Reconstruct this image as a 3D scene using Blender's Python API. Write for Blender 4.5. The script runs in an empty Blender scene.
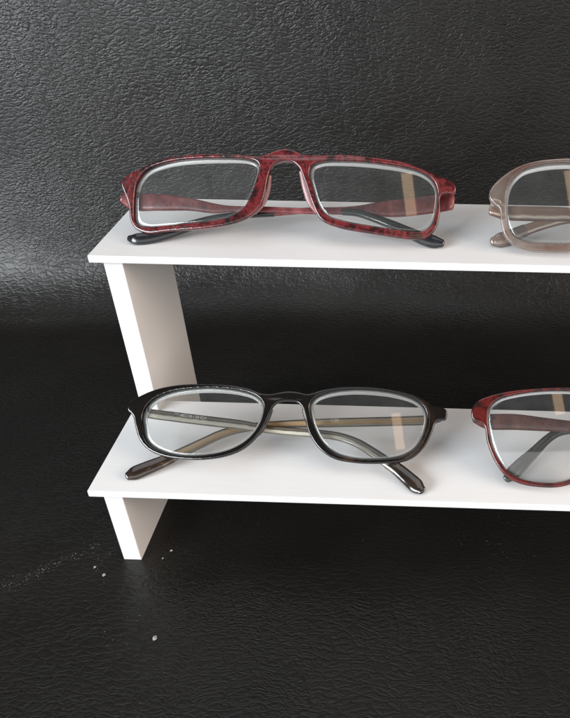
import bpy, bmesh, math, random
from mathutils import Vector, Matrix
random.seed(7)
SC = bpy.context.scene
COL = SC.collection
CAM = {'M': [[0.999307, -0.025288, 0.027331], [0.036835, 0.563998, -0.824954], [0.005447, 0.825389, 0.564539]], 'loc': [0.13741, -0.20576, 0.25208], 'lens': 45.923, 'sx': -0.22599, 'sy': 0.00195}
STAND = {'h': 80.01, 'd': 48.77, 'w': 60.0, 't': 3.11, 'a': 4.34, 's': 7.77, 'b': 2.71, 'bu': 2.78, 'g': 43.75, 'sdep': 50.24}
DATA = {
'red': {
  'O': [76.834, 59.821, 129.764],
  'th': 35,
  'lens': [[[-61.96, 7.72], [-61.95, 14.06], [-61.45, 18.57], [-59.52, 22.42], [-56.25, 25.28], [-51.03, 27.24], [-44.37, 28.63], [-35.27, 29.43], [-27.06, 29.7], [-18.9, 29.72], [-14.83, 29.28], [-11.56, 27.91], [-10.76, 25.32], [-11.85, 20.9], [-14.2, 14.05], [-17.26, 9.2], [-22.29, 6.17], [-32.47, 4.29], [-42.36, 3.16], [-50.27, 2.35], [-57.02, 1.96], [-60.28, 2.85], [-61.7, 4.88]], [[9.43, 23.8], [9.98, 26.97], [13.69, 28.86], [22.44, 29.41], [35.07, 28.92], [47.58, 27.49], [54.01, 25.91], [58.49, 22.88], [60.4, 18.55], [60.13, 10.26], [58.37, 5.22], [55.68, 2.79], [52.14, 2.18], [35.73, 3.86], [23.07, 5.72], [16.81, 7.55], [13.57, 10.99], [10.77, 18.51]]],
  'outer': [[-67.91, 19.35], [-67.28, 21.18], [-64.3, 23.39], [-59.62, 25.43], [-53.01, 28.46], [-46.51, 30.09], [-39.87, 31.0], [-33.27, 31.41], [-20.57, 31.31], [-14.88, 30.8], [-11.24, 30.76], [-7.63, 31.57], [-4.85, 32.94], [-0.33, 33.89], [3.58, 33.0], [6.42, 31.62], [13.62, 31.46], [22.37, 32.01], [35.01, 31.16], [45.12, 30.04], [51.47, 28.29], [60.44, 24.78], [66.73, 22.24], [67.78, 20.48], [67.52, 18.05], [62.04, 17.21], [61.73, 10.33], [60.29, 3.93], [57.22, 0.16], [52.22, -1.02], [35.81, 0.55], [20.68, 2.94], [14.31, 5.7], [10.97, 11.33], [8.38, 18.46], [6.53, 23.22], [5.29, 25.99], [2.75, 28.18], [-0.72, 29.0], [-3.98, 27.98], [-5.94, 25.99], [-6.98, 22.97], [-7.95, 17.35], [-9.48, 11.32], [-12.6, 7.47], [-16.97, 4.8], [-22.2, 3.04], [-32.5, 1.28], [-42.28, 0.5], [-48.94, -0.11], [-54.81, -0.9], [-58.65, -0.19], [-61.56, 1.47], [-63.5, 4.88], [-64.14, 8.95], [-65.3, 13.02], [-66.97, 16.69]],
  'thick': 2.7,
  'templeL': [[-67.67, 15.22, 6.0, 6.0, 2.2], [-64.09, 13.26, 7.0, 7.0, 2.4], [-53.3, 13.06, 7.0, 6.8, 2.2], [-40.86, 12.47, 7.0, 5.2, 2.0], [-30.48, 11.03, 7.0, 4.0, 1.7], [-24.29, 10.95, 7.0, 2.6, 1.6], [-11.11, 11.01, 7.0, 2.4, 1.6], [4.51, 10.7, 7.0, 2.4, 1.6], [14.78, 10.65, 6.8, 2.4, 1.6], [23.0, 10.63, 6.5, 2.4, 1.7]],
  'tipL': [[22.18, 10.61, 6.5, 2.9, 2.2], [27.9, 10.24, 6.5, 3.0, 2.2], [34.11, 8.42, 6.0, 3.2, 2.3], [42.37, 5.34, 5.0, 3.8, 2.4], [50.54, 1.87, 5.0, 4.6, 2.4], [55.44, -0.1, 4.74, 5.2, 2.4], [59.5, -1.28, 4.45, 5.2, 2.4], [62.52, -1.81, 4.04, 3.4, 1.8]],
  'templeR': [[66.4, 15.81, 8.0, 6.6, 2.2], [63.98, 15.95, 9.5, 7.2, 2.4], [53.36, 14.37, 10.0, 7.4, 2.3], [43.11, 13.14, 10.0, 7.2, 2.2], [34.89, 12.57, 10.0, 5.6, 2.0], [28.72, 12.32, 10.0, 3.6, 1.7], [20.47, 12.08, 10.0, 2.4, 1.6], [8.07, 11.63, 10.0, 2.4, 1.6], [-7.64, 10.08, 10.0, 2.4, 1.6]],
  'tipR': [[-7.23, 10.17, 10.0, 2.9, 2.2], [-14.65, 9.69, 9.8, 3.0, 2.2], [-21.61, 8.86, 9.5, 3.1, 2.3], [-30.98, 7.13, 9.0, 3.5, 2.4], [-40.6, 3.65, 7.0, 4.2, 2.4], [-49.94, -0.28, 4.6, 4.8, 2.4], [-56.31, -2.29, 3.2, 5.0, 2.4], [-60.83, -3.03, 2.29, 4.6, 2.2], [-63.64, -2.7, 3.12, 2.8, 1.8]],
  'pads': [[[-8.13, 23.79, 3.2, 3, 1.6], [-9.35, 19.26, 4.6, 4.2, 1.8], [-11.18, 14.07, 5.2, 4.4, 1.8], [-13.61, 9.28, 4.0, 2.6, 1.4]], [[5.61, 25.66, 3.2, 2.4, 1.6], [7.14, 19.97, 4.6, 3.2, 1.6], [9.23, 14.06, 5.2, 3.2, 1.6], [11.97, 10.2, 4.0, 2.2, 1.4]]],
},
'black': {
  'O': [77.378, 13.082, 50.754],
  'th': 47,
  'lens': [[[-59.92, 12.78], [-60.85, 16.96], [-59.85, 20.78], [-56.86, 24.21], [-50.2, 27.31], [-40.83, 28.97], [-29.97, 29.45], [-19.17, 28.43], [-12.93, 26.34], [-9.87, 23.09], [-9.98, 17.95], [-12.14, 12.51], [-16.13, 7.89], [-22.4, 4.25], [-30.15, 2.22], [-40.6, 1.4], [-48.89, 2.45], [-55.28, 4.95], [-58.51, 8.21]], [[9.57, 23.62], [11.28, 26.23], [16.29, 28.65], [25.38, 30.18], [35.84, 30.25], [45.05, 29.26], [53.02, 26.92], [56.73, 23.71], [57.88, 19.37], [56.34, 12.13], [53.21, 7.08], [48.07, 3.96], [39.58, 2.4], [28.03, 2.34], [20.64, 4.29], [15.3, 8.53], [11.66, 14.5], [9.94, 19.75]]],
  'outer': [[-67.66, 19.2], [-67.64, 22.6], [-63.2, 25.63], [-55.88, 28.82], [-46.42, 30.73], [-35.58, 31.27], [-24.74, 31.08], [-16.58, 29.84], [-10.95, 27.86], [-6.75, 27.75], [-3.04, 28.6], [0.68, 29.12], [4.88, 28.73], [8.26, 28.07], [13.56, 29.79], [22.61, 31.48], [35.77, 31.77], [46.33, 30.58], [54.3, 28.62], [60.22, 25.2], [65.75, 23.64], [66.29, 21.81], [65.77, 19.07], [61.92, 18.49], [60.49, 14.49], [58.07, 9.03], [54.59, 4.56], [49.38, 1.44], [39.67, 0.22], [29.44, 0.12], [20.38, 1.61], [13.73, 5.95], [9.4, 12.45], [7.59, 18.85], [6.13, 22.39], [4.14, 24.26], [0.98, 24.72], [-2.74, 24.41], [-5.33, 22.66], [-6.96, 19.4], [-8.51, 15.09], [-11.97, 8.81], [-16.99, 4.18], [-23.47, 1.33], [-32.56, -0.29], [-40.42, -0.39], [-50.01, 0.62], [-57.09, 3.43], [-61.03, 7.34], [-63.37, 12.3], [-64.99, 16.91], [-66.56, 18.58]],
  'thick': 2.3,
  'templeL': [[-65.84, 20.09, 5.0, 3.2, 2.0], [-60.99, 19.1, 6.0, 4.0, 2.2], [-48.65, 17.81, 6.5, 4.2, 2.2], [-33.75, 16.46, 7.0, 4.2, 2.1], [-20.89, 15.33, 7.0, 4.0, 2.0], [-8.04, 13.7, 7.0, 3.4, 2.0], [4.7, 12.8, 7.0, 3.4, 2.0], [13.16, 12.4, 7.0, 3.5, 2.0], [21.66, 11.36, 6.8, 3.6, 2.1], [28.99, 8.97, 6.0, 3.8, 2.2], [35.5, 5.31, 4.8, 4.1, 2.3], [42.35, 0.91, 3.9, 4.6, 2.4], [46.18, -1.49, 2.9, 5.0, 2.4]],
  'tipL': [[42.35, 0.91, 3.9, 4.9, 2.6], [46.18, -1.49, 2.9, 5.4, 2.6], [50.86, -5.32, 0.78, 6.0, 2.6], [54.63, -8.51, -1.37, 6.0, 2.4], [56.49, -9.95, -2.17, 3.8, 1.8]],
  'templeR': [[63.31, 20.48, 8.0, 3.0, 2.0], [59.11, 19.87, 9.0, 4.0, 2.2], [46.4, 19.14, 10.0, 4.0, 2.2], [29.43, 18.24, 10.0, 4.0, 2.1], [12.42, 17.34, 10.0, 3.8, 2.0], [-0.34, 16.56, 10.0, 3.4, 2.0], [-12.24, 15.46, 10.0, 3.4, 2.0], [-21.49, 13.9, 9.8, 3.6, 2.0], [-28.76, 11.46, 9.0, 3.8, 2.1], [-37.08, 6.78, 7.0, 4.0, 2.2], [-44.44, 2.41, 5.0, 4.3, 2.3], [-50.97, -1.43, 3.3, 4.8, 2.4]],
  'tipR': [[-47.33, 0.6, 4.2, 4.8, 2.6], [-50.97, -1.43, 3.3, 5.2, 2.6], [-56.57, -4.4, 1.37, 5.7, 2.6], [-60.89, -6.62, 0.39, 5.7, 2.4], [-62.88, -7.63, -0.0, 3.8, 1.8]],
  'pads': [[[-7.15, 21.27, 2.2, 1.8, 1.4], [-8.72, 17.57, 3.0, 2.4, 1.5], [-10.95, 12.95, 3.3, 2.4, 1.5], [-13.39, 9.45, 2.4, 1.6, 1.3]], [[6.64, 21.65, 2.2, 1.8, 1.4], [8.19, 18.04, 3.0, 2.4, 1.5], [10.3, 13.54, 3.3, 2.4, 1.5], [13.19, 9.37, 2.4, 1.6, 1.3]]],
},
'brown': {
  'O': [220.759, 55.785, 126.564],
  'th': 34,
  'lens': [[[-56.29, 16.48], [-56.07, 23.17], [-54.53, 27.36], [-50.49, 31.47], [-44.0, 33.55], [-37.46, 34.38], [-30.99, 34.56], [-23.23, 33.98], [-15.85, 32.45], [-10.74, 29.59], [-9.06, 24.53], [-10.03, 17.48], [-13.34, 10.78], [-18.63, 6.19], [-25.15, 3.93], [-32.11, 3.21], [-39.09, 3.21], [-47.28, 3.67], [-52.28, 5.22], [-54.82, 8.17], [-55.95, 12.32]], [[55.95, 12.32], [54.82, 8.17], [52.28, 5.22], [47.28, 3.67], [39.09, 3.21], [32.11, 3.21], [25.15, 3.93], [18.63, 6.19], [13.34, 10.78], [10.03, 17.48], [9.06, 24.53], [10.74, 29.59], [15.85, 32.45], [23.23, 33.98], [30.99, 34.56], [37.46, 34.38], [44.0, 33.55], [50.49, 31.47], [54.53, 27.36], [56.07, 23.17], [56.29, 16.48]]],
  'outer': [[-62.58, 19.85], [-63.12, 22.36], [-61.93, 25.25], [-57.87, 29.43], [-52.18, 33.13], [-45.68, 35.24], [-37.51, 36.27], [-31.04, 36.52], [-22.51, 35.99], [-14.36, 34.62], [-7.73, 32.76], [-3.89, 33.6], [3.89, 33.6], [7.73, 32.76], [14.36, 34.62], [22.51, 35.99], [31.04, 36.52], [37.51, 36.27], [45.68, 35.24], [52.18, 33.13], [57.87, 29.43], [61.93, 25.25], [63.12, 22.36], [62.58, 19.85], [58.83, 16.08], [58.22, 10.73], [56.43, 5.39], [53.1, 2.24], [48.05, 0.31], [40.68, -0.12], [30.86, -0.07], [22.37, 1.43], [14.75, 5.67], [9.5, 12.02], [6.6, 19.49], [5.42, 25.76], [2.6, 29.13], [-2.6, 29.13], [-5.42, 25.76], [-6.6, 19.49], [-9.5, 12.02], [-14.75, 5.67], [-22.37, 1.43], [-30.86, -0.07], [-40.68, -0.12], [-48.05, 0.31], [-53.1, 2.24], [-56.43, 5.39], [-58.22, 10.73], [-58.83, 16.08]],
  'thick': 3.0,
  'templeL': [[-61.67, 16.27, 6.0, 3.4, 2.4], [-56.16, 15.97, 7.0, 5.6, 2.6], [-46.06, 15.95, 7.5, 6.0, 2.6], [-35.95, 16.08, 8.0, 6.0, 2.5], [-17.92, 15.92, 8.0, 4.6, 2.4], [2.07, 15.31, 8.0, 3.8, 2.3], [17.94, 14.39, 7.8, 3.8, 2.3], [27.45, 11.15, 6.5, 4.1, 2.4], [38.38, 5.41, 4.0, 4.6, 2.4], [45.5, 1.76, 2.25, 5.4, 2.4], [49.64, 0.12, 1.07, 3.8, 1.8]],
  'templeR': [[61.93, 18.29, 9.0, 3.4, 2.4], [54.51, 17.54, 10.0, 5.6, 2.6], [38.8, 17.32, 10.5, 6.0, 2.6], [22.82, 17.0, 10.5, 5.2, 2.5], [2.77, 16.4, 10.5, 4.0, 2.4], [-11.41, 15.42, 10.0, 3.8, 2.3], [-23.59, 15.08, 9.5, 3.8, 2.3], [-30.84, 14.51, 9.4, 3.9, 2.3], [-39.7, 12.26, 9.1, 4.2, 2.4], [-47.72, 9.43, 8.9, 4.6, 2.4], [-54.56, 6.37, 8.37, 5.2, 2.4], [-58.21, 4.98, 7.74, 5.2, 2.4], [-60.41, 4.54, 7.81, 3.4, 1.8]],
  'pads': [[[-3.31, 29.25, 3.0, 3, 1.8], [-3.96, 24.03, 4.4, 3.8, 1.8], [-5.72, 18.48, 4.6, 3.8, 1.8], [-8.27, 13.44, 3.4, 2.2, 1.4]], [[3.31, 29.25, 3.0, 3, 1.8], [3.96, 24.03, 4.4, 3.8, 1.8], [5.72, 18.48, 4.6, 3.8, 1.8], [8.27, 13.44, 3.4, 2.2, 1.4]]],
  'tipR': [[-47.72, 9.43, 8.9, 5.15, 2.76], [-54.56, 6.37, 8.37, 5.82, 2.76], [-58.21, 4.98, 7.74, 5.82, 2.76], [-60.41, 4.54, 7.81, 3.81, 2.07]],
},
'claret': {
  'O': [216.126, 6.782, 46.954],
  'th': 42,
  'lens': [[[-56.19, 26.98], [-55.44, 31.28], [-51.89, 34.62], [-44.24, 36.95], [-33.26, 38.49], [-23.1, 38.8], [-15.09, 38.09], [-10.29, 35.98], [-8.31, 32.19], [-8.55, 25.74], [-10.79, 17.67], [-14.79, 10.01], [-20.33, 4.5], [-27.04, 1.93], [-33.08, 1.47], [-39.7, 2.13], [-46.27, 4.3], [-50.38, 8.56], [-53.79, 14.89], [-55.5, 21.71]], [[55.5, 21.71], [53.79, 14.89], [50.38, 8.56], [46.27, 4.3], [39.7, 2.13], [33.08, 1.47], [27.04, 1.93], [20.33, 4.5], [14.79, 10.01], [10.79, 17.67], [8.55, 25.74], [8.31, 32.19], [10.29, 35.98], [15.09, 38.09], [23.1, 38.8], [33.26, 38.49], [44.24, 36.95], [51.89, 34.62], [55.44, 31.28], [56.19, 26.98]]],
  'outer': [[-62.04, 26.03], [-62.72, 29.69], [-60.39, 33.59], [-54.5, 36.29], [-46.03, 38.22], [-35.8, 39.41], [-23.1, 40.1], [-14.28, 39.74], [-8.68, 37.85], [-4.68, 36.73], [4.68, 36.73], [8.68, 37.85], [14.28, 39.74], [23.1, 40.1], [35.8, 39.41], [46.03, 38.22], [54.5, 36.29], [60.39, 33.59], [62.72, 29.69], [62.04, 26.03], [57.55, 23.89], [56.16, 17.24], [53.12, 9.89], [48.97, 4.22], [43.06, 1.07], [34.73, -0.09], [26.64, 0.33], [19.54, 3.15], [13.8, 8.85], [9.6, 16.91], [7.36, 24.97], [6.92, 31.42], [4.7, 34.3], [-4.7, 34.3], [-6.92, 31.42], [-7.36, 24.97], [-9.6, 16.91], [-13.8, 8.85], [-19.54, 3.15], [-26.64, 0.33], [-34.73, -0.09], [-43.06, 1.07], [-48.97, 4.22], [-53.12, 9.89], [-56.16, 17.24], [-57.55, 23.89]],
  'thick': 1.8,
  'templeL': [[-61.12, 26.77, 5.0, 3.8, 2.0], [-56.11, 25.73, 6.0, 6.2, 2.2], [-44.54, 25.86, 6.5, 6.6, 2.2], [-32.13, 25.2, 7.0, 5.6, 2.1], [-19.81, 24.51, 7.0, 4.6, 2.0], [-1.4, 23.38, 7.0, 3.4, 1.8], [16.92, 22.26, 7.0, 3.0, 1.8], [30.54, 18.13, 5.6, 3.2, 2.0]],
  'tipL': [[26.68, 19.86, 6.0, 3.6, 2.2], [30.54, 18.13, 5.6, 3.8, 2.2], [41.05, 11.17, 7.2, 4.6, 2.4], [47.51, 5.73, 6.66, 5.4, 2.4], [50.88, 3.47, 5.35, 3.6, 1.8]],
  'templeR': [[62.23, 29.7, 8.0, 3.8, 2.0], [56.53, 28.36, 9.0, 6.2, 2.2], [40.56, 27.55, 10.0, 6.4, 2.2], [24.11, 26.27, 10.0, 5.0, 2.1], [7.62, 24.98, 10.0, 3.4, 1.9], [-8.89, 24.32, 10.0, 3.0, 1.8], [-17.16, 23.67, 10.0, 3.0, 1.8]],
  'tipR': [[-15.51, 23.93, 10.0, 3.4, 2.0], [-21.34, 23.34, 9.8, 3.4, 2.0], [-26.85, 21.92, 9.0, 3.6, 2.1], [-31.46, 18.68, 8.5, 3.8, 2.2], [-36.49, 13.61, 7.6, 4.6, 2.3], [-41.62, 8.79, 5.58, 5.6, 2.4], [-45.72, 4.65, 4.86, 5.8, 2.4], [-47.79, 2.8, 4.3, 3.6, 1.8]],
  'pads': [[[-4.28, 30.89, 3.4, 2.6, 1.6], [-5.44, 26.03, 4.6, 3.6, 1.8], [-7.71, 20.28, 4.6, 3.4, 1.8]], [[4.28, 30.89, 3.4, 2.6, 1.6], [5.44, 26.03, 4.6, 3.6, 1.8], [7.71, 20.28, 4.6, 3.4, 1.8]]],
},
}
DUST = {'line': [[-41.5, -15.4], [-9.3, 10.3]], 'patch': [(-4.9, 0.3, 6, 7, 60), (162.5, 18.6, 12, 9, 70), (11.7, -32.5, 8, 6, 40), (122.7, 7.3, 60, 30, 60)], 'crumbs': [(-6.6, -2.2, 0.7, 'white crumb on the leather left of the stand foot, the farther of two close together'), (-1.0, -6.2, 0.75, 'white crumb on the leather just left of the bottom of the stand foot'), (23.5, 8.2, 0.6, 'white crumb right of the stand foot, the brighter and farther one'), (21.1, 3.9, 0.45, 'tiny white crumb right of the stand foot, nearest to the foot'), (30.8, -35.5, 1.0, 'flat grey-white crumb alone on the leather in front of the stand foot')]}
MM = 0.001
# ------------------------------------------------------------------ camera
cd = bpy.data.cameras.new('camera'); cam = bpy.data.objects.new('camera', cd); COL.objects.link(cam)
m4 = Matrix(CAM['M']).to_4x4(); m4.translation = Vector(CAM['loc']); cam.matrix_world = m4
cd.sensor_fit = 'HORIZONTAL'; cd.sensor_width = 36; cd.lens = CAM['lens']
cd.shift_x = CAM['sx']; cd.shift_y = CAM['sy']; cd.clip_start = .01; cd.clip_end = 50
SC.camera = cam
# ------------------------------------------------------------------ world and lamps
w = bpy.data.worlds.new('World'); SC.world = w; w.use_nodes = True
bg = w.node_tree.nodes['Background']
bg.inputs[0].default_value = (.95, .97, 1.0, 1); bg.inputs[1].default_value = .11

def area(name, loc, target, sx, sy, power, color):
    l = bpy.data.lights.new(name, 'AREA'); l.shape = 'RECTANGLE'; l.size = sx; l.size_y = sy
    l.energy = power; l.color = color
    o = bpy.data.objects.new(name, l); COL.objects.link(o); o.location = loc
    o.rotation_euler = (Vector(target) - Vector(loc)).to_track_quat('-Z', 'Y').to_euler()
    return o
area('window_light', (-1.25, -1.2, .76), (.08, .08, .06), 1.3, .85, 54, (.91, .96, 1))
area('overhead_fill', (-.15, .0, 1.55), (.08, .08, .06), 1.3, 1.0, 5.0, (.92, .965, 1))  # added overhead fill to whiten the shelf tops
area('front_fill', (.25, -1.7, .82), (.12, .08, .08), 3.0, 1.1, 14, (.98, .98, 1))  # added panel behind the camera, stands in for the bright room
area('warm_reflection_strip', (.30, -.74, 1.07), (.12, .04, .10), .05, .20, .085, (1, .66, .40))  # added unseen strip, there only for the warm bar mirrored in the lenses
area('warm_side_fill', (1.25, -.35, .60), (.05, .07, .05), .8, .8, 14.5, (1, .83, .70))  # added fill, stands in for warm bounce on the right-facing panel sides
SC.view_settings.view_transform = 'Standard'; SC.view_settings.look = 'None'
SC.view_settings.exposure = 0; SC.view_settings.gamma = 1

# ------------------------------------------------------------------ material helpers
class NT:
    def __init__(s, name):
        s.m = bpy.data.materials.new(name); s.m.use_nodes = True; s.t = s.m.node_tree
        s.b = s.t.nodes['Principled BSDF']; s.out = s.t.nodes['Material Output']
    def n(s, kind, **kw):
        nd = s.t.nodes.new('ShaderNode' + kind)
        for k, v in kw.items():
            if k == 'ins':
                for a, b in v.items():
                    if isinstance(b, bpy.types.NodeSocket): s.t.links.new(b, nd.inputs[a])
                    else: nd.inputs[a].default_value = b
            else: setattr(nd, k, v)
        return nd
    def l(s, a, b): s.t.links.new(a, b)
    def ramp(s, fac, stops, interp='LINEAR'):
        r = s.n('ValToRGB'); r.color_ramp.interpolation = interp
        e = r.color_ramp.elements
        while len(e) < len(stops): e.new(.5)
        for x, (p, c) in zip(e, stops): x.position = p; x.color = (*c, 1) if len(c) == 3 else c
        s.l(fac, r.inputs[0]); return r.outputs[0]
    def math(s, op, a, b=0.0, c=0.0):
        nd = s.n('Math', operation=op)
        for i, x in enumerate((a, b, c)):
            if isinstance(x, bpy.types.NodeSocket): s.l(x, nd.inputs[i])
            else: nd.inputs[i].default_value = x
        return nd.outputs[0]
    def bump(s, h, dist, strength=1, normal=None):
        b = s.n('Bump'); b.inputs['Distance'].default_value = dist; b.inputs['Strength'].default_value = strength
        s.l(h, b.inputs['Height'])
        if normal: s.l(normal, b.inputs['Normal'])
        return b.outputs[0]
G3 = lambda v: (v, v, v)

def leather():
    a = NT('black_leather')
    uv = a.n('TexCoord').outputs['UV']
    def warp(src, sc, amp, det=2.0):
        nz = a.n('TexNoise', ins={'Vector': uv, 'Scale': sc, 'Detail': det})
        c = a.n('VectorMath', operation='SUBTRACT', ins={0: nz.outputs['Color'], 1: (.5, .5, .5)})
        return a.n('VectorMath', operation='MULTIPLY_ADD', ins={0: c.outputs[0], 1: amp, 2: src}).outputs[0]
    w1 = warp(warp(uv, 45.0, (.008, .010, 0)), 330.0, (.0042, .0030, 0), 3.0)
    def cells(sx, sy, off, edge):
        mp = a.n('Mapping', ins={'Vector': w1, 'Scale': (sx, sy, 1.0), 'Location': (off, off * 1.7, 0)})
        v = a.n('TexVoronoi', feature='DISTANCE_TO_EDGE', voronoi_dimensions='2D', ins={'Vector': mp.outputs[0], 'Scale': 1.0, 'Randomness': 1.0})
        return a.ramp(v.outputs['Distance'], [(0, G3(0)), (edge, G3(.5)), (edge * 3.2, G3(1))])
    c1 = cells(345.0, 720.0, 0.0, .20)
    c2 = cells(135.0, 410.0, 4.3, .07)
    fine = a.n('TexNoise', ins={'Vector': uv, 'Scale': 1500.0, 'Detail': 2.0})
    # the grain comes and goes over the hide
    pres = a.ramp(a.n('TexNoise', ins={'Vector': uv, 'Scale': 14.0, 'Detail': 3.0}).outputs['Fac'], [(.36, G3(.25)), (.62, G3(1))])
    h = a.math('MULTIPLY_ADD', c2, .8, a.math('MULTIPLY', c1, pres))
    h = a.math('MULTIPLY_ADD', fine.outputs['Fac'], .15, h)
    a.l(a.bump(h, .000125, 1.0), a.b.inputs['Normal'])
    big = a.n('TexNoise', ins={'Vector': uv, 'Scale': 9.0, 'Detail': 5.0})
    a.l(a.ramp(big.outputs['Fac'], [(.3, (.006, .0054, .0046)), (.7, (.011, .0098, .0085))]), a.b.inputs['Base Color'])
    a.l(a.ramp(a.n('TexNoise', ins={'Vector': uv, 'Scale': 30.0, 'Detail': 6.0}).outputs['Fac'], [(.3, G3(.30)), (.7, G3(.42))]), a.b.inputs['Roughness'])
    a.b.inputs['Specular IOR Level'].default_value = .38
    return a.m

def plastic_white():
    a = NT('white_foam_board')
    oc = a.n('TexCoord').outputs['Object']
    n1 = a.n('TexNoise', ins={'Vector': oc, 'Scale': 22.0, 'Detail': 6.0})
    a.l(a.ramp(n1.outputs['Fac'], [(.3, (.77, .765, .76)), (.65, (.80, .80, .80))]), a.b.inputs['Base Color'])
    mp = a.n('Mapping', ins={'Vector': oc, 'Scale': (60.0, 900.0, 900.0)})
    n2 = a.n('TexNoise', ins={'Vector': mp.outputs[0], 'Scale': 1.0, 'Detail': 4.0})
    a.l(a.bump(n2.outputs['Fac'], .00006, .6), a.b.inputs['Normal'])
    a.l(a.ramp(n1.outputs['Fac'], [(.3, G3(.36)), (.7, G3(.46))]), a.b.inputs['Roughness'])
    a.b.inputs['Specular IOR Level'].default_value = .4
    return a.m

def tortoise(name, stops, scale=150, rough=.16, stretch=(1, 1, 1), coat=.8, trans=0.0):
    a = NT(name)
    mp = a.n('Mapping', ins={'Vector': a.n('TexCoord').outputs['Object'], 'Scale': stretch})
    n1 = a.n('TexNoise', ins={'Vector': mp.outputs[0], 'Scale': float(scale), 'Detail': 4.0, 'Roughness': .62, 'Distortion': .25})
    a.l(a.ramp(n1.outputs['Fac'], stops), a.b.inputs['Base Color'])
    n2 = a.n('TexNoise', ins={'Vector': mp.outputs[0], 'Scale': 800.0, 'Detail': 3.0})
    a.l(a.ramp(n2.outputs['Fac'], [(.3, G3(rough * .8)), (.7, G3(rough * 1.5))]), a.b.inputs['Roughness'])
    a.b.inputs['Coat Weight'].default_value = coat; a.b.inputs['Coat Roughness'].default_value = .06
    a.b.inputs['Transmission Weight'].default_value = trans; a.b.inputs['IOR'].default_value = 1.5
    a.l(a.bump(n2.outputs['Fac'], .00003, .5), a.b.inputs['Normal'])
    return a.m

def plain(name, col, rough, coat=0, metal=0, trans=0):
    a = NT(name)
    n2 = a.n('TexNoise', ins={'Vector': a.n('TexCoord').outputs['Object'], 'Scale': 500.0, 'Detail': 4.0})
    a.l(a.ramp(n2.outputs['Fac'], [(.3, tuple(c * .85 for c in col)), (.7, tuple(min(1, c * 1.12) for c in col))]), a.b.inputs['Base Color'])
    a.l(a.ramp(n2.outputs['Fac'], [(.3, G3(rough * .8)), (.7, G3(rough * 1.25))]), a.b.inputs['Roughness'])
    a.b.inputs['Coat Weight'].default_value = coat; a.b.inputs['Metallic'].default_value = metal
    a.b.inputs['Coat Roughness'].default_value = .05
    a.b.inputs['Transmission Weight'].default_value = trans; a.b.inputs['IOR'].default_value = 1.5
    return a.m

def striped(name, stops, rough=.18, coat=.8, mottled=0.0, metal=0.0):
    """arm of clear plastic round a wire: bands run along the arm (V of the sweep goes round it, 0 at its lower edge)"""
    a = NT(name)
    uv = a.n('SeparateXYZ', ins={0: a.n('TexCoord').outputs['UV']})
    n1 = a.n('TexNoise', ins={'Vector': a.n('TexCoord').outputs['Object'], 'Scale': 210.0, 'Detail': 5.0})
    f = a.math('MULTIPLY_ADD', a.math('SUBTRACT', n1.outputs['Fac'], .5), .16 + mottled, uv.outputs[1])
    a.l(a.ramp(f, stops), a.b.inputs['Base Color'])
    a.b.inputs['Roughness'].default_value = rough; a.b.inputs['Coat Weight'].default_value = coat
    a.b.inputs['Metallic'].default_value = metal
    return a.m

def lens_mat():
    a = NT('clear_lens'); t = a.t
    t.nodes.remove(a.b)
    tr = a.n('BsdfTransparent'); tr.inputs[0].default_value = (.992, .996, .994, 1)
    gl = a.n('BsdfGlossy'); gl.inputs['Roughness'].default_value = .03
    df = a.n('BsdfDiffuse'); df.inputs[0].default_value = (.80, .82, .80, 1)
    fr = a.n('Fresnel'); fr.inputs[0].default_value = 1.6
    # a film of painted haze, standing in for the bright room's reflection
    nz = a.n('TexNoise', ins={'Vector': a.n('TexCoord').outputs['Object'], 'Scale': 70.0, 'Detail': 7.0, 'Roughness': .7})
    veil = a.ramp(nz.outputs['Fac'], [(.35, G3(.010)), (.7, G3(.028))])
    m1 = a.n('MixShader'); a.l(fr.outputs[0], m1.inputs[0]); a.l(tr.outputs[0], m1.inputs[1]); a.l(gl.outputs[0], m1.inputs[2])
    m2 = a.n('MixShader'); a.l(veil, m2.inputs[0]); a.l(m1.outputs[0], m2.inputs[1]); a.l(df.outputs[0], m2.inputs[2])
    a.l(m2.outputs[0], a.out.inputs['Surface'])
    return a.m

def edge_mat():
    a = NT('ground_lens_edge')
    a.b.inputs['Base Color'].default_value = (.95, .95, .92, 1); a.b.inputs['Roughness'].default_value = .35
    return a.m

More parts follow.
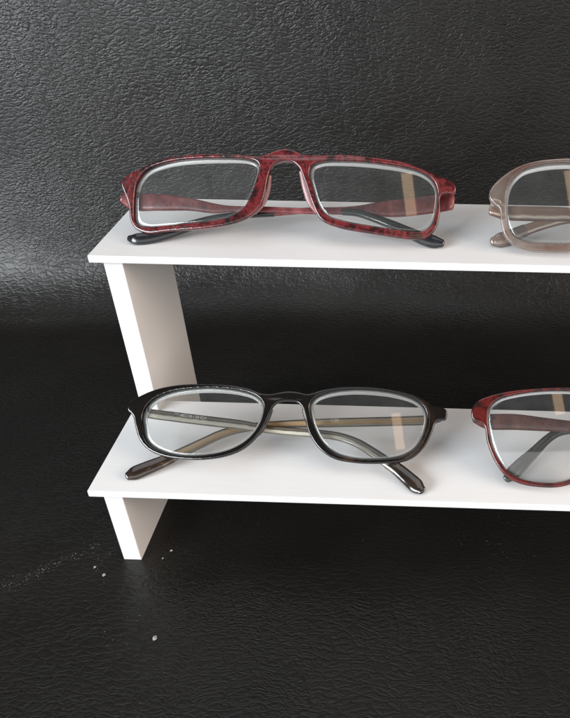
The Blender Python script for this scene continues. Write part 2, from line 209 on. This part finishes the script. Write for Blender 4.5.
M = dict(
    leather=leather(), white=plastic_white(), lens=lens_mat(), edge=edge_mat(),
    red=tortoise('red_marbled_acetate', [(.36, (.008, .003, .003)), (.46, (.065, .007, .009)), (.54, (.15, .016, .018)), (.62, (.035, .005, .006)), (.72, (.18, .030, .022))], 200, coat=.6),
    red_arm=tortoise('red_marbled_arm', [(.32, (.05, .010, .010)), (.5, (.18, .030, .033)), (.68, (.28, .08, .07))], 160, .3, coat=.3),
    black=tortoise('black_acetate', [(.35, (.003, .0025, .002)), (.60, (.006, .004, .003)), (.78, (.05, .022, .010))], 60, .09, coat=.4),
    brown=tortoise('smoky_brown_acetate', [(.35, (.42, .24, .19)), (.6, (.64, .54, .48))], 45, .09, coat=.3, trans=.85),
    claret=tortoise('claret_marbled_acetate', [(.36, (.006, .003, .002)), (.47, (.045, .005, .004)), (.57, (.105, .008, .006)), (.67, (.04, .005, .004)), (.8, (.10, .010, .007))], 170, coat=.4),
    claret_arm=tortoise('claret_brown_arm', [(.30, (.05, .018, .012)), (.5, (.12, .034, .024)), (.7, (.20, .07, .05))], 150, .3, coat=.4),
    tip=plain('black_rubbery_tip', (.010, .011, .013), .22, .5),
    olive=tortoise('olive_smoke_tip', [(.3, (.018, .017, .010)), (.7, (.045, .040, .026))], 60, .2),
    metal=plain('steel_hinge', (.55, .54, .52), .3, 0, 1),
    pad=plain('frosted_pad', (.46, .24, .24), .35, .3, 0, .3),
    pad_dark=plain('dark_pad', (.035, .022, .015), .15, .6, 0, .1),
    pad_brown=plain('smoky_pad', (.36, .22, .18), .2, .6, 0, .4),
    pad_claret=plain('claret_pad', (.20, .04, .03), .25, .5, 0, .2),
    arm_smoke=striped('smoky_arm_over_wire', [(.0, (.16, .14, .10)), (.14, (.10, .085, .055)), (.24, (.42, .39, .31)), (.46, (.60, .57, .48)), (.53, (.10, .075, .05)), (.95, (.045, .032, .022))], .2, .8),
    arm_amber=striped('amber_smoke_arm', [(.0, (.07, .05, .03)), (.30, (.12, .09, .05)), (.45, (.42, .27, .13)), (.62, (.36, .24, .12)), (.75, (.09, .065, .04)), (1, (.06, .045, .03))], .18, .8),
    arm_brown=striped('brown_arm_over_wire', [(.0, (.12, .06, .05)), (.20, (.15, .08, .065)), (.30, (.40, .33, .26)), (.38, (.46, .38, .30)), (.46, (.20, .12, .09)), (1, (.26, .17, .13))], .2, .8),
    tip_dark=tortoise('dark_brown_tip', [(.35, (.008, .006, .005)), (.7, (.035, .020, .010))], 90, .12),
    ink=plain('printed_marking', (.62, .60, .55), .5),
    dust=plain('dust', (.23, .22, .20), .9), crumb=plain('plaster_crumb', (.36, .35, .33), .9),
)

# ------------------------------------------------------------------ object helpers
def link(name, me, mat=None, parent=None, smooth=True):
    if mat: me.materials.clear(); me.materials.append(mat)
    if smooth: me.polygons.foreach_set('use_smooth', [True] * len(me.polygons))
    o = bpy.data.objects.new(name, me); COL.objects.link(o)
    if parent: o.parent = parent
    return o
def thing(name, label, cat, loc=(0, 0, 0), rot=(0, 0, 0), group=None):
    o = bpy.data.objects.new(name, None); COL.objects.link(o); o.location = loc; o.rotation_euler = rot
    o.empty_display_size = .01; o['label'] = label; o['category'] = cat
    if group: o['group'] = group
    return o
def from_bm(bm, name='m'):
    me = bpy.data.meshes.new(name); bm.normal_update(); bm.to_mesh(me); bm.free(); return me
def box(bm, x0, x1, y0, y1, z0, z1):
    vs = [bm.verts.new(p) for p in ((x0, y0, z0), (x1, y0, z0), (x1, y1, z0), (x0, y1, z0), (x0, y0, z1), (x1, y0, z1), (x1, y1, z1), (x0, y1, z1))]
    for f in ((0, 3, 2, 1), (4, 5, 6, 7), (0, 1, 5, 4), (1, 2, 6, 5), (2, 3, 7, 6), (3, 0, 4, 7)): bm.faces.new([vs[i] for i in f])
def bevel_all(bm, off, seg=2):
    bmesh.ops.bevel(bm, geom=bm.edges[:], offset=off, segments=seg, affect='EDGES', profile=.5)
def catmull(pts, n, closed=True):
    pts = [Vector(p) for p in pts]; N = len(pts); out = []
    segs = N if closed else N - 1
    g = (lambda i: pts[i % N]) if closed else (lambda i: pts[0] * 2 - pts[1] if i < 0 else (pts[-1] * 2 - pts[-2] if i >= N else pts[i]))
    for i in range(segs):
        p0, p1, p2, p3 = g(i - 1), g(i), g(i + 1), g(i + 2)
        # centripetal spacing keeps uneven outlines from overshooting
        t0 = 0; t1 = t0 + max((p1 - p0).length, 1e-6) ** .5; t2 = t1 + max((p2 - p1).length, 1e-6) ** .5; t3 = t2 + max((p3 - p2).length, 1e-6) ** .5
        k = max(2, n)
        for j in range(k):
            t = t1 + (t2 - t1) * j / k
            A1 = p0 * ((t1 - t) / (t1 - t0)) + p1 * ((t - t0) / (t1 - t0)); A2 = p1 * ((t2 - t) / (t2 - t1)) + p2 * ((t - t1) / (t2 - t1)); A3 = p2 * ((t3 - t) / (t3 - t2)) + p3 * ((t - t2) / (t3 - t2))
            B1 = A1 * ((t2 - t) / (t2 - t0)) + A2 * ((t - t0) / (t2 - t0)); B2 = A2 * ((t3 - t) / (t3 - t1)) + A3 * ((t - t1) / (t3 - t1))
            out.append(B1 * ((t2 - t) / (t2 - t1)) + B2 * ((t - t1) / (t2 - t1)))
    if not closed: out.append(pts[-1])
    return out
def smooth_loop(pts, step=.35, sigma=.8):
    """closed outline resampled evenly and relaxed, so hand-measured points give clean curves"""
    P = catmull([(*p, 0) for p in pts], 8); N = len(P)
    L = [0]
    for i in range(N): L.append(L[-1] + (P[(i + 1) % N] - P[i]).length)
    n = int(L[-1] / step); out = []; k = 0
    for i in range(n):
        t = L[-1] * i / n
        while L[k + 1] < t: k += 1
        out.append(P[k].lerp(P[(k + 1) % N], (t - L[k]) / max(L[k + 1] - L[k], 1e-9)))
    w = int(3 * sigma / step); ws = [math.exp(-.5 * (j * step / sigma) ** 2) for j in range(-w, w + 1)]; S = sum(ws)
    sm = [sum((out[(i + j) % n] * ws[j + w] for j in range(-w, w + 1)), Vector()) / S for i in range(n)]
    # second pass the other way keeps corners from shrinking
    sm2 = [sum((sm[(i + j) % n] * ws[j + w] for j in range(-w, w + 1)), Vector()) / S for i in range(n)]
    return [a * 1.7 - b * .7 for a, b in zip(sm, sm2)]
def evaluated(o):
    dg = bpy.context.evaluated_depsgraph_get(); dg.update()
    return bpy.data.meshes.new_from_object(o.evaluated_get(dg), depsgraph=dg)

CURV = 8e-4
def sweep(bm, pts, seg=16, sup=3.2, ncurve=0.0, cap=True):
    """pts: (u, w, n, height, thickness) in mm; a rounded bar swept along them, its height in the plane of the frame"""
    P = catmull(pts, 10, closed=False); uvl = bm.loops.layers.uv.verify()
    rings = []; L = 0
    for i, p in enumerate(P):
        a, b = P[max(i - 1, 0)], P[min(i + 1, len(P) - 1)]
        T = Vector((b[0] - a[0], b[2] - a[2], b[1] - a[1])).normalized()
        c = Vector((p[0], p[2] + ncurve * p[0] ** 2, p[1]))
        up = Vector((-T.z, 0, T.x))
        if up.length < 1e-4: up = Vector((0, 0, 1))
        up.normalize()
        if up.z < 0: up = -up
        N = T.cross(up).normalized()
        if N.y < 0: N = -N
        if i: L += (c - prev).length
        prev = c; ring = []
        for k in range(seg):
            an = 2 * math.pi * k / seg; ca, sa = math.cos(an), math.sin(an)
            x = math.copysign(abs(sa) ** (2 / sup), sa) * p[4] / 2; y = -math.copysign(abs(ca) ** (2 / sup), ca) * p[3] / 2
            ring.append((bm.verts.new((c + N * x + up * y) * MM), (1 - ca) / 2))
        rings.append((ring, L))
    def rounded(ring, L, sgn, T):
        cen = sum((v.co for v, _ in ring), Vector()) / seg
        prevr = ring
        for q in (.2, .4, .6, .78, .9, .97):
            s = math.sqrt(1 - q * q); d = q
            nr = [(bm.verts.new(cen + (v.co - cen) * s + T * (d * hh * MM / 2)), vv) for v, vv in ring]
            join(prevr, nr, L, L, sgn); prevr = nr
        top = bm.verts.new(cen + T * (hh * MM / 2))
        for k in range(seg):
            f = [prevr[k][0], prevr[(k + 1) % seg][0], top]
            if not sgn: f.reverse()
            fc = bm.faces.new(f)
            for lp in fc.loops: lp[uvl].uv = (L * MM, .5)
    def join(A, B, La, Lb, fwd=True):
        for k in range(seg):
            j = (k + 1) % seg
            q = [(A[k], La), (A[j], La), (B[j], Lb), (B[k], Lb)]
            if not fwd: q.reverse()
            fc = bm.faces.new([x[0][0] for x in q])
            for lp, x in zip(fc.loops, q): lp[uvl].uv = (x[1] * MM, x[0][1])
    for (A, la), (B, lb) in zip(rings, rings[1:]): join(A, B, la, lb)
    D = lambda a, b: Vector((b[0] - a[0], b[2] - a[2], b[1] - a[1])).normalized()
    hh = min(P[0][3], P[0][4]); rounded(rings[0][0], 0, False, D(P[1], P[0]))
    hh = min(P[-1][3], P[-1][4] * 1.4); rounded(rings[-1][0], L, True, D(P[-2], P[-1]))
    bmesh.ops.recalc_face_normals(bm, faces=bm.faces[:])
def bar(name, pts, mat, parent, seg=28, sup=3.2, ncurve=0.0):
    bm = bmesh.new(); sweep(bm, pts, seg, sup, ncurve); return link(name, from_bm(bm, name), mat, parent)

def frame_mesh(D, ends, extra=(), voxel=.21, smooth=26, grow=.2):
    cu = bpy.data.curves.new('tmp', 'CURVE'); cu.dimensions = '2D'; cu.fill_mode = 'BOTH'
    bev = min(.5, D['thick'] * .25)
    cu.extrude = (D['thick'] / 2 - bev) ; cu.bevel_depth = bev; cu.bevel_resolution = 3; cu.offset = -bev + grow
    for loop in [D['outer']] + D['lens']:
        P = smooth_loop(loop)
        s = cu.splines.new('POLY'); s.points.add(len(P) - 1); s.use_cyclic_u = True
        for q, p in zip(s.points, P): q.co = (p.x, p.y, 0, 1)
    co = bpy.data.objects.new('tmp', cu); COL.objects.link(co)
    me = evaluated(co); bpy.data.objects.remove(co)
    bm = bmesh.new(); bm.from_mesh(me)
    for v in bm.verts:
        u, ww, n = v.co.x, v.co.y, -v.co.z
        v.co = (u * MM, (n + CURV * u * u) * MM, ww * MM)
    b2 = bmesh.new()
    for e in list(ends) + list(extra): sweep(b2, e, 16, 3.0)
    t = bpy.data.meshes.new('t'); b2.to_mesh(t); b2.free(); bm.from_mesh(t)
    bmesh.ops.recalc_face_normals(bm, faces=bm.faces[:])
    o = link('tmp', from_bm(bm), None)
    r = o.modifiers.new('r', 'REMESH'); r.mode = 'VOXEL'; r.voxel_size = voxel * MM
    s = o.modifiers.new('s', 'SMOOTH'); s.iterations = smooth; s.factor = .5
    out = evaluated(o); bpy.data.objects.remove(o)
    return out

def lens_mesh(loop, grow=.7, bulge=1.0, thick=1.6):
    P = smooth_loop(loop, .6)
    c = sum(P, Vector()) / len(P); R0 = max((p - c).length for p in P)
    P = [c + (p - c) * (1 + grow / (p - c).length) for p in P]
    bm = bmesh.new(); K = 9; surf = []
    for side in (0, 1):
        rings = []
        for k in range(K, 0, -1):
            ring = []
            for p in P:
                q = c + (p - c) * (k / K); r = (q - c).length / R0
                n = bulge * (r * r) - bulge * .75 + side * thick + CURV * (2 * c.x * (q.x - c.x) + c.x ** 2) + .2
                ring.append(bm.verts.new((q.x * MM, n * MM, q.y * MM)))
            rings.append(ring)
        cen = bm.verts.new((c.x * MM, (-bulge * .75 + side * thick + CURV * c.x ** 2 + .2) * MM, c.y * MM))
        for A, B in zip(rings, rings[1:]):
            for i in range(len(P)):
                j = (i + 1) % len(P); bm.faces.new((A[i], A[j], B[j], B[i]))
        for i in range(len(P)): bm.faces.new((rings[-1][i], rings[-1][(i + 1) % len(P)], cen))
        surf.append(rings[0])
    for i in range(len(P)):
        j = (i + 1) % len(P); bm.faces.new((surf[0][i], surf[1][i], surf[1][j], surf[0][j]))
    bmesh.ops.recalc_face_normals(bm, faces=bm.faces[:])
    return from_bm(bm, 'lens'), c, R0

def edge_ring(loop, wtop, wbot, n0=1.1):
    """ground edge of the lens: a pale band just inside the rim, broader along its top"""
    P = smooth_loop(loop, .6); N = len(P)
    lo, hi = min(p.y for p in P), max(p.y for p in P)
    A = sum(P[i].x * P[(i + 1) % N].y - P[(i + 1) % N].x * P[i].y for i in range(N))
    bm = bmesh.new(); rows = []
    for i, p in enumerate(P):
        T = (P[(i + 1) % N] - P[i - 1]).normalized(); nin = Vector((-T.y, T.x, 0)) * (1 if A > 0 else -1)
        f = (p.y - lo) / (hi - lo); wd = wbot + (wtop - wbot) * f ** .8
        nn = n0 + CURV * p.x ** 2
        a, b = p - nin * .5, p + nin * wd
        rows.append([bm.verts.new((q.x * MM, z * MM, q.y * MM)) for q, z in ((a, nn), (b, nn + .5), (b, nn + .9), (a, nn + 1.2))])
    for i in range(N):
        j = (i + 1) % N
        for k in range(4): bm.faces.new((rows[i][k], rows[j][k], rows[j][(k + 1) % 4], rows[i][(k + 1) % 4]))
    bmesh.ops.recalc_face_normals(bm, faces=bm.faces[:])
    return from_bm(bm, 'lens_edge')

# ------------------------------------------------------------------ the leather sheet: table top sweeping up behind
G = STAND['g']
def backdrop():
    prof = []; y0, y1, lean = -420.0, 182.0, math.radians(5)
    n = 120
    for i in range(n + 1): prof.append((y0 + (y1 - y0) * i / n, 0.0))
    amax = math.pi / 2 - lean; arc = 88.0; yy, zz = y1, 0.0
    for i in range(60):
        t = (i + .5) / 60; a = amax * t * t * (3 - 2 * t)
        yy += math.cos(a) * arc / 60; zz += math.sin(a) * arc / 60; prof.append((yy, zz))
    for i in range(1, 61): prof.append((yy + math.sin(lean) * 9 * i, zz + math.cos(lean) * 9 * i))
    bm = bmesh.new(); uvl = bm.loops.layers.uv.verify(); rows = []; L = 0
    xs = [-620 + 10 * i for i in range(150)]
    for i, (y, z) in enumerate(prof):
        if i: L += math.hypot(y - prof[i - 1][0], z - prof[i - 1][1])
        up = min(max((y - 150) / 60, 0), 1)
        row = []
        for x in xs:
            dy = up * (2.2 * math.sin(x / 83 + 1.1 + z / 140) + 1.3 * math.sin(x / 37 + z / 60)) - up * 14 * math.exp(-((x + 150) / 110) ** 2) * math.exp(-(z / 60) ** 2)
            row.append((bm.verts.new((x * MM, (y + dy) * MM, z * MM)), (x * MM, L * MM)))
        rows.append(row)
    for A, B in zip(rows, rows[1:]):
        for i in range(len(xs) - 1):
            q = (A[i], A[i + 1], B[i + 1], B[i]); f = bm.faces.new([t[0] for t in q])
            for lp, t in zip(f.loops, q): lp[uvl].uv = t[1]
    o = link('leather_ground', from_bm(bm, 'leather_ground'), M['leather']); o['kind'] = 'structure'
    return o
backdrop()

# ------------------------------------------------------------------ the stand
def stand():
    S = STAND; t = thing('display_stand', 'white two-step display riser carrying all the glasses, standing on black leather', 'display stand', (0, 0, 0))
    W = 300.0; Z1 = G; Z2 = G + S['h']; d, ww, th, a, s = S['d'], S['w'], S['t'], S['a'], S['s']
    for z, y in ((Z1, 0.0), (Z2, d)):
        bm = bmesh.new(); box(bm, 0, W * MM, y * MM, (y + ww) * MM, (z - th) * MM, z * MM); bevel_all(bm, .00025)
        link('shelf', from_bm(bm, 'shelf'), M['white'], t, False)
    yb, yu, yr = S['b'], d + S['bu'], d + S['bu'] + S['sdep']
    prof = [(yb, .02), (yr, .02), (yr, Z2 - th + .4), (yu, Z2 - th + .4), (yu, Z1 - th + .4), (yb, Z1 - th + .4)]
    for x0 in (a, W - a - s):
        bm = bmesh.new()
        A = [bm.verts.new((x0 * MM, y * MM, z * MM)) for y, z in prof]; B = [bm.verts.new(((x0 + s) * MM, y * MM, z * MM)) for y, z in prof]
        bm.faces.new(A); bm.faces.new(B[::-1])
        for i in range(6): j = (i + 1) % 6; bm.faces.new((A[i], B[i], B[j], A[j]))
        bmesh.ops.recalc_face_normals(bm, faces=bm.faces[:])
        bevel_all(bm, .00025)
        link('side_panel', from_bm(bm, 'side_panel'), M['white'], t, False)
stand()

# ------------------------------------------------------------------ the four pairs of glasses
def hinge(parent, u, wv, n, hgt, thing_mat):
    bm = bmesh.new()
    for k in range(3):
        z = wv + (k - 1) * hgt / 3
        bmesh.ops.create_cone(bm, cap_ends=True, segments=14, radius1=.7 * MM, radius2=.7 * MM, depth=hgt / 3 * .9 * MM, matrix=Matrix.Translation(Vector((u, n, z)) * MM))
    return link('hinge', from_bm(bm, 'hinge'), thing_mat, parent)

def glasses(key, label, mats, ends, text=(), ring=(1.35, .35), voxel=.21, extra=(), grow=-.03):
    D = DATA[key]
    g = thing('reading_glasses', label, 'glasses', Vector(D['O']) * MM, (-math.radians(D['th']), 0, 0), 'reading glasses on the white stand')
    fm = frame_mesh(D, ends, extra, voxel, grow=grow); link('frame', fm, mats['frame'], g)
    for lp in D['lens']:
        me, c, R0 = lens_mesh(lp); L = link('lens', me, M['lens'], g)
        link('lens_edge', edge_ring(lp, *ring), M['edge'], L)
    for p in D['pads']: bar('nose_pad', p, mats['pad'], g, 16, 2.2, CURV)
    for side in 'LR':
        T = bar('temple', D['temple' + side], mats['arm' + side] if 'arm' + side in mats else mats['arm'], g)
        if 'tip' + side in D: bar('temple_tip', D['tip' + side], mats['tip'], T, 32, 2.25)
        u, wv, n, hgt = D['temple' + side][0][:4]
        sg = -1 if u < 0 else 1
        hinge(g, u - sg * 6.2, wv, n - 1.2, max(1.8, hgt * .4), M['metal'])
        for (sd, s, k, size, f) in text:
            if sd != side: continue
            cu = bpy.data.curves.new('txt', 'FONT'); cu.body = s; cu.size = size; cu.extrude = .03; cu.align_x = 'CENTER'; cu.align_y = 'CENTER'
            o = bpy.data.objects.new('txt', cu); COL.objects.link(o); me = evaluated(o); bpy.data.objects.remove(o)
            P = [Vector(q) for q in D['temple' + side]]; A, B = P[k], P[k + 1]
            if B.x < A.x: A, B = B, A
            p = A.lerp(B, f); ang = math.atan2(B.y - A.y, B.x - A.x)
            for v in me.vertices:
                x, y, z = v.co; X = x * math.cos(ang) - (y + p[3] * .22) * math.sin(ang); Y = x * math.sin(ang) + (y + p[3] * .22) * math.cos(ang)
                v.co = ((p.x + X) * MM, (p.z - p[4] / 2 - .12 - z) * MM, (p.y + Y) * MM)
            link('marking', me, M['ink'], T, False)
    return g

def ends_of(D, hl, nl, hr, nr, th=2.4):
    """end pieces of the frame front, turning back to where the arms are hinged"""
    (a, b) = D['templeL'][0][:2], D['templeR'][0][:2]
    cl = CURV * 64 ** 2
    return a, b, cl
R_ = DATA['red']
glasses('red', 'red marbled rectangular glasses with black arm tips, on the upper shelf',
        dict(frame=M['red'], arm=M['red_arm'], tip=M['tip'], pad=M['pad']),
        ends=[[(-66.0, 19.3, 4.8, 4.6, 2.6), (-66.4, 19.0, 6.2, 4.4, 2.2), (-66.6, 18.8, 7.4, 3.8, 1.8)],
              [(64.5, 21.6, 4.6, 4.2, 2.8), (66.0, 21.0, 6.0, 4.2, 2.4), (66.4, 20.8, 8.0, 3.8, 2.0)]],
        extra=[[(-7.4, 27.2, 1.6, 2.2, 2.0), (-4.5, 29.2, 2.0, 2.2, 2.4), (0, 30.1, 2.2, 2.2, 2.4), (4.5, 29.2, 2.0, 2.2, 2.4), (7.4, 27.2, 1.6, 2.2, 2.0)]])
glasses('black', 'dark brown-black oval-lens glasses with smoky arms, on the lower shelf',
        dict(frame=M['black'], armL=M['arm_smoke'], armR=M['arm_amber'], tip=M['tip_dark'], pad=M['pad_dark']),
        ends=[[(-65.4, 21.0, 4.6, 3.0, 2.4), (-65.8, 20.8, 6.4, 2.8, 2.0)], [(64.0, 21.8, 4.6, 3.2, 2.6), (64.6, 21.4, 8.2, 3.0, 2.0)]],
        text=[('L', 'CE 48\u25a118-138 B24', 2, 1.75, .45), ('R', '+2.50', 3, 1.75, .35)], ring=(1.55, .6), grow=-.04)
glasses('brown', 'translucent smoky brown glasses cut off by the right edge, on the upper shelf',
        dict(frame=M['brown'], arm=M['arm_brown'], tip=M['brown'], pad=M['pad_brown']),
        ends=[[(-60.4, 18.8, 4.4, 4.2, 2.8), (-60.8, 17.6, 6.6, 4.0, 2.4)], [(60.4, 18.8, 4.4, 4.2, 2.8), (60.8, 18.2, 8.8, 4.0, 2.4)]],
        text=[('L', '\u00b7 \u00b7 \u00b7 \u00b7 \u00b7 \u00b7 \u00b7 \u00b7 \u00b7', 2, 1.6, .6)], ring=(1.6, .4), grow=-.06)
glasses('claret', 'round-lens red and black marbled glasses with thin lower rims, on the lower shelf',
        dict(frame=M['claret'], arm=M['claret_arm'], tip=M['olive'], pad=M['pad_claret']),
        ends=[[(-60.0, 27.6, 4.0, 4.4, 2.2), (-60.4, 27.0, 6.0, 4.4, 2.0)], [(60.0, 27.6, 4.0, 4.4, 2.2), (60.4, 27.4, 8.2, 4.4, 2.0)]], ring=(1.2, .2), voxel=.2, grow=.12)

# ------------------------------------------------------------------ dust and crumbs on the leather
def dust():
    bm = bmesh.new(); rnd = random.Random(3)
    def fleck(x, y, r):
        k = rnd.choice((4, 5, 6)); z = .25 + rnd.random() * .25; a0 = rnd.random() * 6
        tp = [bm.verts.new(((x + r * (.6 + rnd.random() * .6) * math.cos(a0 + i * 2 * math.pi / k)) * MM, (y + r * (.6 + rnd.random() * .6) * math.sin(a0 + i * 2 * math.pi / k)) * MM, z * MM)) for i in range(k)]
        c = bm.verts.new((x * MM, y * MM, (z + r * .7) * MM)); b = bm.verts.new((x * MM, y * MM, (z - r * .6) * MM))
        for i in range(k): bm.faces.new((tp[i], tp[(i + 1) % k], c)); bm.faces.new((tp[(i + 1) % k], tp[i], b))
    (ax, ay), (bx, by) = DUST['line']
    for i in range(210):
        f = rnd.random(); s = rnd.gauss(0, 1.3 + 1.2 * (1 - f)); L = math.hypot(bx - ax, by - ay)
        fleck(ax + (bx - ax) * f - (by - ay) / L * s, ay + (by - ay) * f + (bx - ax) / L * s, .06 + .16 * rnd.random() ** 2)
    for (cx, cy, sx, sy, n) in DUST['patch']:
        for i in range(n): fleck(rnd.gauss(cx, sx), rnd.gauss(cy, sy), .05 + .15 * rnd.random() ** 3)
    for i in range(260): fleck(rnd.uniform(-90, 260), rnd.uniform(-70, 150), .05 + .09 * rnd.random() ** 3)
    o = link('dust', from_bm(bm, 'dust'), M['dust'], None, False); o['kind'] = 'stuff'
    o['label'] = 'pale dust specks scattered over the black leather'; o['category'] = 'dust'
dust()
for (x, y, r, lab) in DUST['crumbs']:
    bm = bmesh.new(); bmesh.ops.create_icosphere(bm, subdivisions=2, radius=r * MM)
    for v in bm.verts: v.co *= random.uniform(.45, 1.1); v.co.z *= .4; v.co.x *= 1.2
    o = link('crumb', from_bm(bm, 'crumb'), M['crumb'], None, False); o.location = (x * MM, y * MM, (r * .3 + .1) * MM)
    o.rotation_euler[2] = random.random() * 6
    o['label'] = lab; o['category'] = 'crumb'; o['group'] = 'white crumbs on the black leather'
